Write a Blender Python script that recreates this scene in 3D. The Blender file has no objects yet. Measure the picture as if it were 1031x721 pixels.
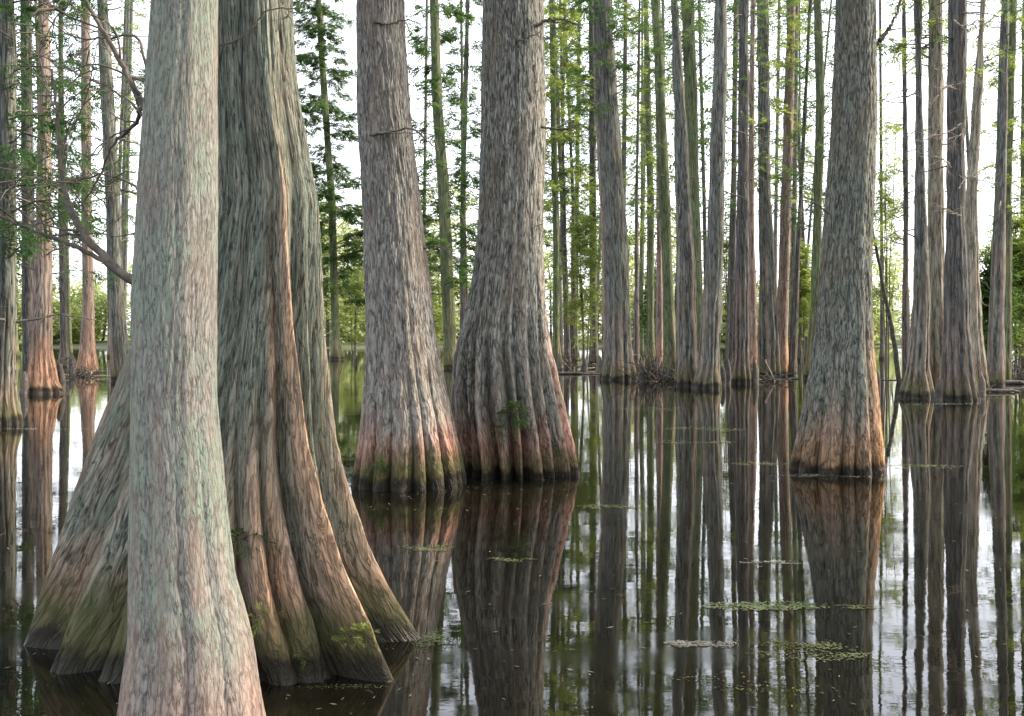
import bpy, math, random
import numpy as np
from mathutils import Vector

# ------------------------------------------------------------------ frame of reference
F, HZ, H, CX = 1000.0, 338.0, 1.8, 515.5      # focal length and horizon row in photo pixels, eye height
SC = bpy.context.scene
COL = SC.collection
rad = math.radians


def dist(by):                                  # distance of a water-line point seen on photo row by
    return H * F / (by - HZ)


def wx(px, D):
    return (px - CX) * D / F


def wz(py, D):
    return H - (py - HZ) * D / F


# ------------------------------------------------------------------ numpy noise
def _h(i, j, k, seed):
    v = (i.astype(np.int64) * 374761393 + j.astype(np.int64) * 668265263 + k.astype(np.int64) * 2147483647 + seed * 974711) & 0xffffffff
    v = ((v ^ (v >> 13)) * 1274126177) & 0xffffffff
    v = (v ^ (v >> 16)) & 0xffffffff
    return v / 4294967295.0


def vnoise(x, y, z, seed=0):
    xi, yi, zi = np.floor(x), np.floor(y), np.floor(z)
    fx, fy, fz = x - xi, y - yi, z - zi
    fx, fy, fz = [f * f * (3 - 2 * f) for f in (fx, fy, fz)]
    r = 0
    for a in (0, 1):
        for b in (0, 1):
            for c in (0, 1):
                w = (fx if a else 1 - fx) * (fy if b else 1 - fy) * (fz if c else 1 - fz)
                r = r + w * _h(xi + a, yi + b, zi + c, seed)
    return r


def fbm(x, y, z, seed=0, o=3):
    s, a, t = 0, 1.0, 0
    for k in range(o):
        s = s + a * vnoise(x * 2 ** k, y * 2 ** k, z * 2 ** k, seed + k)
        t += a
        a *= .5
    return s / t


# ------------------------------------------------------------------ mesh helpers
def mesh_np(name, V, Q, mats, parent=None, loc=None, smooth=True, attrs=None, midx=None):
    """V (n,3), Q (m,4) or (m,3) -> ONE linked mesh object"""
    me = bpy.data.meshes.new(name)
    V = np.asarray(V, dtype=np.float32)
    Q = np.asarray(Q, dtype=np.int32)
    n, k = Q.shape
    me.vertices.add(len(V))
    me.vertices.foreach_set('co', V.ravel())
    me.loops.add(n * k)
    me.loops.foreach_set('vertex_index', Q.ravel())
    me.polygons.add(n)
    me.polygons.foreach_set('loop_start', np.arange(n, dtype=np.int32) * k)
    me.polygons.foreach_set('loop_total', np.full(n, k, dtype=np.int32))
    me.polygons.foreach_set('use_smooth', np.full(n, smooth))
    for m in mats:
        me.materials.append(m)
    if midx is not None:
        me.polygons.foreach_set('material_index', midx.astype(np.int32))
    for an, (ty, arr) in (attrs or {}).items():
        a = me.attributes.new(an, ty, 'POINT')
        a.data.foreach_set('vector' if ty == 'FLOAT_VECTOR' else 'value', np.asarray(arr, dtype=np.float32).ravel())
    me.update(calc_edges=True)
    o = bpy.data.objects.new(name, me)
    COL.objects.link(o)
    if parent is not None:
        o.parent = parent
    if loc is not None:
        o.location = loc
    return o


def empty(name, loc):
    o = bpy.data.objects.new(name, None)
    COL.objects.link(o)
    o.location = loc
    o.empty_display_size = .3
    return o


def tag(o, label=None, cat=None, group=None, kind=None):
    if label: o['label'] = label
    if cat: o['category'] = cat
    if group: o['group'] = group
    if kind: o['kind'] = kind
    return o


class MB:
    """collects tubes and leaf blades into one mesh"""
    def __init__(s):
        s.v, s.q, s.m, s.n = [], [], [], 0

    def add(s, V, Q, mi=0):
        s.v.append(np.asarray(V, float)); s.q.append(np.asarray(Q, int) + s.n); s.n += len(V)
        s.m.append(np.full(len(Q), mi))

    def tube(s, pts, rads, seg=6, mi=0):
        P = np.asarray(pts, float); R = np.asarray(rads, float)
        T = np.gradient(P, axis=0); T /= np.linalg.norm(T, axis=1)[:, None] + 1e-9
        ref = np.where(np.abs(T[:, 2:3]) > .9, np.array([[1., 0, 0]]), np.array([[0., 0, 1]]))
        A = np.cross(T, ref); A /= np.linalg.norm(A, axis=1)[:, None]
        B = np.cross(T, A)
        th = np.arange(seg) / seg * 2 * np.pi
        V = P[:, None, :] + R[:, None, None] * (A[:, None, :] * np.cos(th)[None, :, None] + B[:, None, :] * np.sin(th)[None, :, None])
        n = len(P)
        i = np.arange(n - 1)[:, None] * seg; j = np.arange(seg)[None, :]; k = (j + 1) % seg
        Q = np.stack([i + j, i + k, i + seg + k, i + seg + j], -1).reshape(-1, 4)
        s.add(V.reshape(-1, 3), Q, mi)

    def sprays(s, P, D, L, rng, mi=1, pairs=6, lw=.16, droop=.25):
        """feathery flat sprays: P origins, D axes, L lengths"""
        n = len(P)
        if n == 0: return
        D = D / (np.linalg.norm(D, axis=1)[:, None] + 1e-9)
        up = np.stack([rng.normal(0, .35, n), rng.normal(0, .35, n), np.ones(n)], -1)
        S = np.cross(D, up); S /= np.linalg.norm(S, axis=1)[:, None] + 1e-9
        N = np.cross(S, D)
        Vs = []
        for j in range(pairs):
            t = (j + .6) / pairs
            ln = L * .42 * math.sin(math.pi * (0.18 + .75 * t)) * rng.uniform(.7, 1.2, n)
            base = P + D * (L * t)[:, None] - np.array([[0, 0, 1]]) * (droop * L * t * t)[:, None]
            for sg in (-1, 1):
                d = D * .55 + S * sg * .85 + N * rng.normal(0, .18, n)[:, None] - np.array([[0, 0, .22]])
                w = D * (ln * lw)[:, None]
                tip = base + d * ln[:, None]
                mid = base + d * (ln * .5)[:, None]
                Vs.append(np.stack([base, mid - w, tip, mid + w], 1))
        V = np.stack(Vs, 1).reshape(-1, 3)
        s.add(V, np.arange(len(V)).reshape(-1, 4), mi)

    def build(s, name, mats, parent=None, loc=None, smooth=False):
        return mesh_np(name, np.concatenate(s.v), np.concatenate(s.q), mats, parent, loc, smooth, midx=np.concatenate(s.m))


def curve(pts, n=24, wig=0, rng=None):
    """Catmull-Rom through pts"""
    P = np.asarray(pts, float)
    P = np.vstack([2 * P[0] - P[1], P, 2 * P[-1] - P[-2]])
    m = len(P) - 3
    out = []
    for u in np.linspace(0, m - 1e-6, n):
        i = int(u); t = u - i
        a, b, c, d = P[i:i + 4]
        out.append(.5 * ((2 * b) + (-a + c) * t + (2 * a - 5 * b + 4 * c - d) * t * t + (-a + 3 * b - 3 * c + d) * t ** 3))
    out = np.array(out)
    if wig and rng is not None:
        out[1:] += rng.normal(0, wig, out[1:].shape)
    return out


# ------------------------------------------------------------------ materials
def newmat(name):
    m = bpy.data.materials.new(name); m.use_nodes = True
    m.node_tree.nodes.clear()
    return m, m.node_tree.nodes, m.node_tree.links


class NT:
    def __init__(s, nt): s.n, s.l = nt.nodes, nt.links

    def node(s, t, **kw):
        x = s.n.new(t)
        for k, v in kw.items():
            if k.startswith('i_'):
                k = k[2:]
                sock = x.inputs[int(k)] if k.isdigit() else x.inputs[k.replace('_', ' ')]
                if hasattr(v, 'links') and hasattr(v, 'is_output'): s.l.new(v, sock)
                else: sock.default_value = v
            else: setattr(x, k, v)
        return x

    def math(s, op, a, b=0.0, clamp=False):
        x = s.n.new('ShaderNodeMath'); x.operation = op; x.use_clamp = clamp
        for i, v in enumerate((a, b)):
            if hasattr(v, 'is_output'): s.l.new(v, x.inputs[i])
            else: x.inputs[i].default_value = v
        return x.outputs[0]

    def vmul(s, a, v):
        x = s.n.new('ShaderNodeVectorMath'); x.operation = 'MULTIPLY'
        s.l.new(a, x.inputs[0]); x.inputs[1].default_value = v
        return x.outputs[0]

    def vadd(s, a, b):
        x = s.n.new('ShaderNodeVectorMath'); x.operation = 'ADD'
        s.l.new(a, x.inputs[0]); s.l.new(b, x.inputs[1])
        return x.outputs[0]

    def noise(s, vec, scale=1, detail=4, rough=.6, dist=0):
        x = s.n.new('ShaderNodeTexNoise')
        s.l.new(vec, x.inputs['Vector'])
        x.inputs['Scale'].default_value = scale; x.inputs['Detail'].default_value = detail
        x.inputs['Roughness'].default_value = rough; x.inputs['Distortion'].default_value = dist
        return x.outputs['Fac']

    def ramp(s, v, lo, hi, a=0.0, b=1.0):
        x = s.n.new('ShaderNodeMapRange'); x.interpolation_type = 'SMOOTHSTEP'
        s.l.new(v, x.inputs[0])
        for i, q in enumerate((lo, hi, a, b)): x.inputs[i + 1].default_value = q
        return x.outputs[0]

    def mix(s, f, a, b, mode='MIX'):
        x = s.n.new('ShaderNodeMix'); x.data_type = 'RGBA'; x.blend_type = mode
        for sock, v in ((x.inputs[0], f), (x.inputs[6], a), (x.inputs[7], b)):
            if hasattr(v, 'is_output'): s.l.new(v, sock)
            else: sock.default_value = v if not isinstance(v, tuple) else (*v, 1)[:4]
        return x.outputs[2]


def bark(name, dark, mid, light, lichen=(.30, .38, .33), lich=.4, red=(.33, .15, .085), redh=.8, redamt=.8,
         fx=26, fz=2.6, moss=(.05, .068, .022), mossamt=.5, bump=.02, wet=.16, ridge=(.42, .27, .20), ridgeamt=.35, tint=(.46, .23, .11)):
    m, n, l = newmat(name)
    t = NT(m.node_tree)
    at = n.new('ShaderNodeAttribute'); at.attribute_name = 'bark'
    cr = n.new('ShaderNodeAttribute'); cr.attribute_name = 'crest'
    vec = at.outputs['Vector']
    sep = n.new('ShaderNodeSeparateXYZ'); l.new(vec, sep.inputs[0]); z = sep.outputs[2]
    oi = n.new('ShaderNodeObjectInfo')
    off = t.vmul(t.node('ShaderNodeCombineXYZ', i_0=oi.outputs['Random'], i_1=oi.outputs['Random'], i_2=oi.outputs['Random']).outputs[0], (37, 19, 51))
    v = t.vadd(vec, off)
    # fibrous interlaced strips
    warp = t.noise(t.vmul(v, (5, 5, 1.6)), 1, 2)
    wv = t.vadd(v, t.vmul(t.node('ShaderNodeCombineXYZ', i_0=warp, i_1=warp, i_2=0.0).outputs[0], (.07, .07, 0)))
    fib = t.noise(t.vmul(wv, (fx, fx, fz)), 1, 6, .68, .6)
    fib2 = t.noise(t.vmul(wv, (fx * 2.4, fx * 2.4, fz * 3)), 1, 4, .7)
    vo = n.new('ShaderNodeTexVoronoi'); vo.feature = 'DISTANCE_TO_EDGE'
    l.new(t.vmul(wv, (fx * .8, fx * .8, fz * .75)), vo.inputs['Vector']); vo.inputs['Scale'].default_value = 1
    edge = t.ramp(vo.outputs['Distance'], 0, .22)
    rdg = t.math('ABSOLUTE', t.math('SUBTRACT', t.noise(t.vmul(wv, (fx * .75, fx * .75, fz * .45)), 1, 3, .6, .9), .5))
    crack = t.ramp(rdg, 0, .075)                      # long forking furrows
    grain = t.noise(t.vmul(v, (fx * 3.2, fx * 3.2, fz * 9)), 1, 3, .75)
    h = t.math('ADD', t.math('MULTIPLY', fib, .50), t.math('MULTIPLY', edge, .13))
    h = t.math('ADD', h, t.math('MULTIPLY', crack, .20))
    h = t.math('ADD', h, t.math('MULTIPLY', fib2, .24))
    h = t.math('ADD', h, t.math('MULTIPLY', grain, .22))
    h = t.math('SUBTRACT', h, .115)
    c = t.mix(t.ramp(h, .40, .54), dark, mid)  # crevice shade put into the colour: low bark goes dark
    c = t.mix(t.ramp(h, .56, .72), c, light)
    # broad patches of paler and browner bark
    pat = t.noise(t.vmul(v, (3.2, 3.2, .9)), 1, 5, .6)
    c = t.mix(t.ramp(pat, .45, .7, 0, .45), c, tuple(x * y for x, y in zip(mid, (1.25, .95, .75))))
    # ridge crests rubbed paler / pinker
    c = t.mix(t.math('MULTIPLY', t.ramp(cr.outputs['Fac'], .62, 1.0), t.ramp(pat, .3, .6, ridgeamt * .4, ridgeamt)), c, ridge)
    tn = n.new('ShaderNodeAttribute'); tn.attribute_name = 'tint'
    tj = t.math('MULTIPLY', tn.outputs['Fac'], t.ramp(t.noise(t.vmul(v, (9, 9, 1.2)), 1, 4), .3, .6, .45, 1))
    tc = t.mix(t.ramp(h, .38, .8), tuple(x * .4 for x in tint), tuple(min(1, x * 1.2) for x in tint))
    # lichen: big patches broken by fine mottling
    lb = t.noise(t.vmul(v, (4.5, 4.5, 2.2)), 1, 5, .68)
    lf = t.noise(t.vmul(v, (70, 70, 48)), 1, 5, .8)
    lm = t.math('MULTIPLY', t.ramp(lb, .62 - lich * .42, .80 - lich * .35), t.ramp(lf, .42, .56))
    lm = t.math('MULTIPLY', lm, t.ramp(z, .25, .8))
    lm = t.math('MULTIPLY', lm, t.ramp(h, .38, .56, .15, 1))
    c = t.mix(t.math('MULTIPLY', lm, min(1, .45 + lich * .5)), c, lichen)
    # red-brown stripped bark near the water
    jig = t.math('MULTIPLY', t.math('SUBTRACT', t.noise(t.vmul(v, (7, 7, .8)), 1, 4), .5), redh * 1.9)
    zr = t.math('ADD', z, jig)
    rm = t.math('MULTIPLY', t.ramp(zr, redh * 1.55, redh * .25), redamt)
    redc = t.mix(t.ramp(h, .38, .75), tuple(x * .35 for x in red), tuple(min(1, x * 1.25) for x in red))
    c = t.mix(rm, c, redc)
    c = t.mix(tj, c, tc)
    # moss and the dark wet band on the water line
    mm = t.math('MULTIPLY', t.ramp(t.math('ADD', z, t.math('MULTIPLY', t.math('SUBTRACT', pat, .5), wet * 5)), wet * 3.2, wet * 1.1), mossamt)
    c = t.mix(mm, c, moss)
    wm = t.ramp(t.math('ADD', z, t.math('MULTIPLY', t.math('SUBTRACT', t.noise(t.vmul(v, (6, 6, 3)), 1, 5, .7), .5), wet * 2.2)), wet * 1.1, wet * .45, 0, .92)
    c = t.mix(wm, c, (.012, .010, .007))
    b = n.new('ShaderNodeBsdfPrincipled')
    l.new(c, b.inputs['Base Color'])
    rr = t.ramp(z, 0.0, .15, .35, .9); l.new(rr, b.inputs['Roughness'])
    b.inputs['Specular IOR Level'].default_value = .25
    bp = n.new('ShaderNodeBump'); bp.inputs['Strength'].default_value = 1; bp.inputs['Distance'].default_value = bump
    l.new(h, bp.inputs['Height']); l.new(bp.outputs[0], b.inputs['Normal'])
    o = n.new('ShaderNodeOutputMaterial'); l.new(b.outputs[0], o.inputs[0])
    return m


def leafmat(name, c1, c2, tr=.5):
    m, n, l = newmat(name); t = NT(m.node_tree)
    g = n.new('ShaderNodeNewGeometry')
    nz = t.noise(g.outputs['Position'], 1.3, 3, .6)
    nf = t.noise(g.outputs['Position'], 9, 2, .6)
    c = t.mix(t.ramp(t.math('ADD', t.math('MULTIPLY', nz, .6), t.math('MULTIPLY', nf, .4)), .35, .65), c1, c2)
    d = n.new('ShaderNodeBsdfDiffuse'); l.new(c, d.inputs[0])
    x = n.new('ShaderNodeBsdfTranslucent')
    c3 = t.mix(.35, c, (c2[0] * 1.5, c2[1] * 1.35, c2[2] * .6)); l.new(c3, x.inputs[0])
    s = n.new('ShaderNodeMixShader'); s.inputs[0].default_value = tr
    l.new(d.outputs[0], s.inputs[1]); l.new(x.outputs[0], s.inputs[2])
    o = n.new('ShaderNodeOutputMaterial'); l.new(s.outputs[0], o.inputs[0])
    return m


def woodmat(name, a, b_, sc=12):
    m, n, l = newmat(name); t = NT(m.node_tree)
    g = n.new('ShaderNodeTexCoord')
    nz = t.noise(g.outputs['Object'], sc, 5, .7)
    c = t.mix(t.ramp(nz, .35, .65), a, b_)
    b = n.new('ShaderNodeBsdfPrincipled'); l.new(c, b.inputs['Base Color']); b.inputs['Roughness'].default_value = .85
    bp = n.new('ShaderNodeBump'); bp.inputs['Distance'].default_value = .006; l.new(nz, bp.inputs['Height']); l.new(bp.outputs[0], b.inputs['Normal'])
    o = n.new('ShaderNodeOutputMaterial'); l.new(b.outputs[0], o.inputs[0])
    return m


M = {
    'front': bark('bark_front', (.095, .09, .082), (.175, .165, .15), (.28, .265, .24), lichen=(.19, .275, .21), lich=.62, red=(.28, .18, .15), redh=.50, redamt=.6, fx=80, fz=18, bump=.006, mossamt=.15, wet=.1),
    'but': bark('bark_buttress', (.032, .034, .029), (.145, .145, .122), (.31, .30, .25), lichen=(.135, .19, .15), lich=.68, red=(.30, .15, .10), redh=.50, redamt=.6, fx=34, fz=7, bump=.024, mossamt=.78, wet=.17, ridgeamt=.6, ridge=(.34, .25, .20), tint=(.66, .42, .27)),
    'grey': bark('bark_grey', (.085, .08, .072), (.205, .195, .178), (.34, .325, .295), lich=.15, red=(.42, .19, .14), redh=.56, redamt=.85, fx=32, fz=6.5, bump=.04, wet=.22, mossamt=.85, ridgeamt=.2, tint=(.42, .20, .15)),
    'fluted': bark('bark_fluted', (.05, .05, .045), (.165, .165, .148), (.33, .325, .29), lich=.3, lichen=(.17, .21, .18), red=(.40, .20, .14), redh=.60, redamt=.8, fx=32, fz=6.5, bump=.04, mossamt=.7, ridgeamt=.65, ridge=(.38, .31, .25), tint=(.48, .27, .21)),
    'olive': bark('bark_olive', (.042, .045, .038), (.135, .14, .12), (.26, .26, .22), lich=.4, lichen=(.16, .21, .17), red=(.36, .18, .10), redh=.6, redamt=.6, fx=32, fz=6.5, bump=.04, mossamt=.3, ridgeamt=.25, tint=(.56, .27, .11)),
    'far': bark('bark_far', (.024, .026, .024), (.078, .082, .072), (.165, .17, .148), lich=.3, lichen=(.13, .18, .14), red=(.20, .13, .09), redh=.8, redamt=.5, fx=16, fz=1.6, bump=.04, mossamt=.5, wet=.25),
    'farred': bark('bark_red', (.055, .045, .04), (.16, .125, .105), (.27, .22, .18), lich=0, red=(.40, .21, .13), redh=1.3, redamt=.8, fx=16, fz=1.6, bump=.04, mossamt=.3, wet=.25),  # red foot is bark colour with the sun's orange painted in
    'fartan': bark('bark_tan', (.055, .054, .042), (.17, .16, .12), (.29, .27, .215), lich=0, red=(.30, .18, .12), redh=.8, redamt=.45, fx=16, fz=1.6, bump=.04, mossamt=.3, wet=.25),
    'farmosslit': bark('bark_moss_leaflit', (.028, .034, .02), (.08, .095, .05), (.15, .17, .10), lich=.5, lichen=(.09, .14, .05), red=(.20, .13, .07), redh=.9, redamt=.4, fx=16, fz=1.6, bump=.04, mossamt=.7, wet=.25),  # green is moss plus leaf-green light painted into the bark
    'fardark': bark('bark_dark', (.020, .02, .019), (.06, .06, .056), (.12, .115, .105), lich=.1, lichen=(.10, .13, .10), red=(.16, .10, .075), redh=.7, redamt=.5, fx=16, fz=1.6, bump=.04, mossamt=.4, wet=.25),
    'twig': woodmat('twig_wood', (.05, .042, .034), (.13, .11, .09)),
    'pale': woodmat('pale_wood', (.20, .16, .12), (.38, .31, .23)),
    'wet': woodmat('wet_wood', (.02, .018, .014), (.07, .06, .05), 5),
    'leaf': leafmat('leaf_green', (.032, .072, .026), (.078, .135, .048), .55),
    'leafy': leafmat('leaf_yellow_green', (.11, .165, .045), (.22, .28, .085), .62),
    'leafd': leafmat('leaf_deep', (.022, .055, .022), (.05, .10, .04), .45),
    'leafhaze': leafmat('leaf_far_hazed', (.26, .32, .15), (.36, .41, .22), .6),  # distance haze put into the colour: leaves painted paler, no mist is built
    'weed': leafmat('weed_leaf', (.06, .085, .04), (.16, .19, .11), .2),
    'weedp': leafmat('weed_pale', (.16, .15, .14), (.26, .27, .22), .2),
    'weedb': leafmat('weed_brown', (.06, .06, .03), (.15, .17, .09), .2),
}


# ------------------------------------------------------------------ trunks
def lobes(th, z, N, rng, jit=.35, hv=.25, warp=.12, seed=0, lp=.55):
    """rounded flutes with sharp creases, in 0..1"""
    b = (np.arange(N) + rng.uniform(-jit, jit, N)) / N * 2 * np.pi
    b = np.sort(b)
    hh = 1 - rng.uniform(0, hv, N)
    tw = (th + warp * (vnoise(np.cos(th) * 2 + 9, np.sin(th) * 2 + 9, z * 1.1, seed) - .5) * 2) % (2 * np.pi)
    tw = np.where(tw < b[0], tw + 2 * np.pi, tw)
    bb = np.append(b, b[0] + 2 * np.pi)
    i = np.clip(np.searchsorted(bb, tw, side='right') - 1, 0, N - 1)
    u = (tw - bb[i]) / (bb[i + 1] - bb[i])
    return np.sin(np.pi * np.clip(u, 0, 1)) ** lp * hh[i]


def trunk(root, D, prof, mat, nth=40, dz=.12, fl=.3, N=11, relief=0.0, rf=14, seed=0, rfun=None, top=None, tints=(), Rn=None, fp=.7, lp=.55, hv=.25, lw_=.12):
    """prof: (photo row, centre column, width) from the water up; local origin at root"""
    rng = np.random.default_rng(seed + 11)
    a = np.array(sorted([(wz(y, D), wx(x, D), w * D / F / 2) for y, x, w in prof]))
    zz, cc, rr = a.T
    zlast = zz[-1]
    if top is None: top = max(zlast + 6, 13)
    sl = (cc[-1] - cc[-2]) / (zz[-1] - zz[-2])
    cz = cc[-1] + sl * .6 * (top - zlast)
    zz = np.append(zz, top); cc = np.append(cc, cz); rr = np.append(rr, rr[-1] * .25)
    zlo = -.35
    zz = np.insert(zz, 0, zlo); cc = np.insert(cc, 0, cc[0]); rr = np.insert(rr, 0, rr[0] * 1.06)
    zf = np.concatenate([np.arange(zlo, zlast + 1.0, dz), np.linspace(zlast + 1.05, top, 10)])
    fine = np.linspace(zlo, top, 900)
    kh = 5 if D < 8 else 12
    k = np.exp(-np.linspace(-2, 2, 2 * kh + 1) ** 2); k /= k.sum()
    def sm(v):
        g = np.interp(fine, zz, v); g = np.concatenate([np.full(kh, g[0]), g, np.full(kh, g[-1])])
        return np.interp(zf, fine, np.convolve(g, k, 'valid'))
    R, C = sm(rr), sm(cc) - root.location.x
    th = np.linspace(0, 2 * np.pi, nth, endpoint=False)
    TH, Z = np.meshgrid(th, zf)
    R = R - relief * .9                                # the bark relief adds its own thickness
    Rm = R[:, None]
    Rb = np.interp(0, zf, R); Rt = np.interp(zlast * .6, zf, R)
    if rfun is None:
        dep = fl * np.clip((R - Rt * 1.0) / max(Rb - Rt, 1e-3), 0, 1) ** fp
        dep = dep[:, None] + .035
        lb = lobes(TH, Z, N, rng, seed=seed, lp=lp, hv=hv, warp=lw_)
        r = Rm * (1 - dep * (1 - lb))
        crest = np.clip(lb, 0, 1) * np.clip(dep / max(fl, .01) * 2, 0, 1)
    else:
        r, crest = rfun(TH, Z, Rm)
    Rn = Rn or Rt
    q = Rn * r / r.mean(axis=1, keepdims=True)        # bark grain follows the flutes: radius relative to the ring
    x, y = np.cos(TH) * q, np.sin(TH) * q
    if relief > 0:
        w = (vnoise(x * 5, y * 5, Z * 2.2, seed + 5) - .5) * .12
        f1 = vnoise((x + w) * rf, (y + w) * rf, Z * rf * .12, seed + 1)
        f2 = vnoise((x - w) * rf * 2.1, (y - w) * rf * 2.1, Z * rf * .28, seed + 2)
        f3 = vnoise(x * rf * 4, y * rf * 4, Z * rf * .9, seed + 3)
        g = (1 - np.abs(2 * f1 - 1)) * .6 + (1 - np.abs(2 * f2 - 1)) * .3 + f3 * .15
        r = r + relief * (g - .5)
        big = fbm(x * 2.2 + 3, y * 2.2, Z * .7, seed + 8, 3) - .5
        r = r + big * relief * 2.2
    X = C[:, None] + r * np.cos(TH)
    Y = r * np.sin(TH)
    V = np.stack([X, Y, Z], -1).reshape(-1, 3)
    nz = len(zf)
    i = np.arange(nz - 1)[:, None] * nth; j = np.arange(nth)[None, :]; kk = (j + 1) % nth
    Q = np.stack([i + j, i + kk, i + nth + kk, i + nth + j], -1).reshape(-1, 4)
    B = np.stack([x, y, Z], -1).reshape(-1, 3)
    tv = np.zeros_like(TH)
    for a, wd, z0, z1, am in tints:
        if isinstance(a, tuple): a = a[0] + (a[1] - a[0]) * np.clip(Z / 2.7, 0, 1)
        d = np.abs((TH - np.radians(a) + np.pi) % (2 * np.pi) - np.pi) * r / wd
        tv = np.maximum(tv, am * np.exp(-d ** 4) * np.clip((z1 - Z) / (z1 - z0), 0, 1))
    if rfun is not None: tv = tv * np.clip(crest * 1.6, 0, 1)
    o = mesh_np('trunk', V, Q, [mat], root, attrs={'tint': ('FLOAT', tv.ravel()), 'bark': ('FLOAT_VECTOR', B), 'crest': ('FLOAT', crest.ravel())})
    world = V + np.array([root.location.x, root.location.y, 0])
    cen = lambda z: (np.interp(z, zf, C), np.interp(z, zf, R))
    return o, world, cen, top


def surf_at(world, px, py):
    """the point of a built trunk nearest the eye seen near photo pixel px, py"""
    u = CX + world[:, 0] / world[:, 1] * F; v = HZ + (H - world[:, 2]) / world[:, 1] * F
    m = (np.abs(u - px) < 4) & (np.abs(v - py) < 4)
    w = world[m]
    return w[np.argmin(w[:, 1])]


def crown(root, cen, z0, z1, n, L, rng, leaf, wood, spray=(.30, .45), dens=1.0, name='crown', pairs=5, side=None, up=.25, lw=.18):
    mb = MB()
    for k in range(n):
        z = z0 + (z1 - z0) * (k + rng.random()) / n
        c, r = cen(z)
        a = rng.uniform(0, 2 * np.pi) if side is None else rng.normal(side, .7)
        ln = L * rng.uniform(.55, 1.15) * (1 - .35 * (z - z0) / max(z1 - z0, 1))
        d = np.array([math.cos(a), math.sin(a), rng.normal(up, .2)])
        p0 = np.array([c, 0, z]) + np.array([d[0], d[1], 0]) * r * .7
        p1 = p0 + d * ln * .5 + np.array([0, 0, rng.normal(0, .06) * ln])
        p2 = p0 + d * ln + np.array([0, 0, -.22 * ln])
        P = curve([p0, p1, p2], 7, .02 * ln, rng)
        mb.tube(P, np.linspace(.012 + ln * .009, .004, 7), 4, 0)
        ns = int(max(3, ln * 17 * dens))
        t = rng.random(ns) ** .8 * .85 + .15
        idx = t * 6; i = np.clip(idx.astype(int), 0, 5); f = (idx - i)[:, None]
        base = P[i] * (1 - f) + P[i + 1] * f
        ax = P[-1] - P[0]; ax /= np.linalg.norm(ax)
        sd = np.cross(ax, [0, 0, 1.]); sg = rng.choice([-1, 1], ns)[:, None]
        dr = ax * rng.uniform(.2, 1, ns)[:, None] + sd * sg * rng.uniform(.3, 1.1, ns)[:, None] + np.array([0, 0, 1]) * rng.normal(-.1, .3, ns)[:, None]
        # small side twigs carry the sprays outward
        base2 = base + dr * rng.uniform(0, .35, ns)[:, None] * ln * .5
        mb.sprays(base2, dr, rng.uniform(spray[0], spray[1], ns), rng, 1, pairs, lw)
    return mb.build(name, [M[wood], M[leaf]], root)


# ================================================================== the near cypresses
def tree(name, prof, label, mat, cat='tree', group=None, **kw):
    by = max(p[0] for p in prof)
    bx = [p[1] for p in prof if p[0] == by][0]
    D = dist(by)
    root = empty(name, (wx(bx, D), D, 0))
    tag(root, label, cat, group)
    t, w, cen, top = trunk(root, D, prof, M[mat], **kw)
    return root, w, cen, D, top


rng = np.random.default_rng(4)

# foreground slim lichen-covered trunk
F1, wF1, cF1, dF1, _ = tree('cypress_tree', [(0, 186, 68), (100, 182, 75), (200, 179, 82), (300, 176, 86), (400, 175, 87), (500, 179, 98), (580, 183, 106), (640, 191, 124), (721, 192, 148), (782, 192, 170)],
    'slim pale cypress spotted with blue-green lichen, standing in front of the big buttressed tree', 'front', nth=460, dz=.008, fl=.09, N=9, relief=.008, rf=30, seed=3, top=13)

# big buttressed tree
FZ = [-.4, 0, .3, .6, 1.2, 1.85, 2.65, 3.5, 20]
FLUTES = [
    (180, [1.2, 1.15, 1.10, 1.03, .90, .70, .42, .28, .1], .13), (163, [1.05, 1.0, .92, .84, .66, .5, .34, .26, .1], .12),
    ((5, -8), [1.16, 1.12, 1.0, .84, .60, .43, .31, .25, .1], .075), ((-13, -34), [1.0, .92, .80, .69, .52, .40, .31, .25, .1], .07),
    ((-31, -60), [1.30, 1.26, 1.15, .98, .73, .54, .40, .28, .1], .085), ((-41, -76), [1.02, 1.0, .92, .80, .56, .41, .31, .25, .1], .13),
    ((-51, -88), [.92, .90, .85, .75, .52, .38, .29, .245, .1], .10), ((-64, -104), [.86, .82, .70, .57, .42, .34, .28, .24, .1], .09),
    ((-82, -118), [.85, .8, .7, .56, .42, .34, .28, .24, .1], .10), (-102, [.85, .8, .7, .58, .44, .34, .28, .24, .1], .11), (-125, [.85, .8, .7, .6, .44, .34, .28, .24, .1], .12),
    (-148, [1.0, .92, .82, .72, .57, .45, .33, .25, .1], .11), (-161, [.9, .84, .76, .70, .60, .48, .34, .25, .1], .07), (30, [1.0, .9, .8, .7, .5, .38, .3, .25, .1], .12),
    (58, [.95, .85, .75, .65, .48, .36, .3, .25, .1], .12), (84, [1.0, .92, .8, .7, .5, .38, .3, .25, .1], .12),
    (110, [.9, .82, .75, .65, .48, .36, .3, .25, .1], .12), (137, [1.0, .9, .8, .7, .5, .38, .3, .25, .1], .12)]
CORE = [.44, .42, .40, .37, .33, .295, .265, .24, .06]


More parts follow.
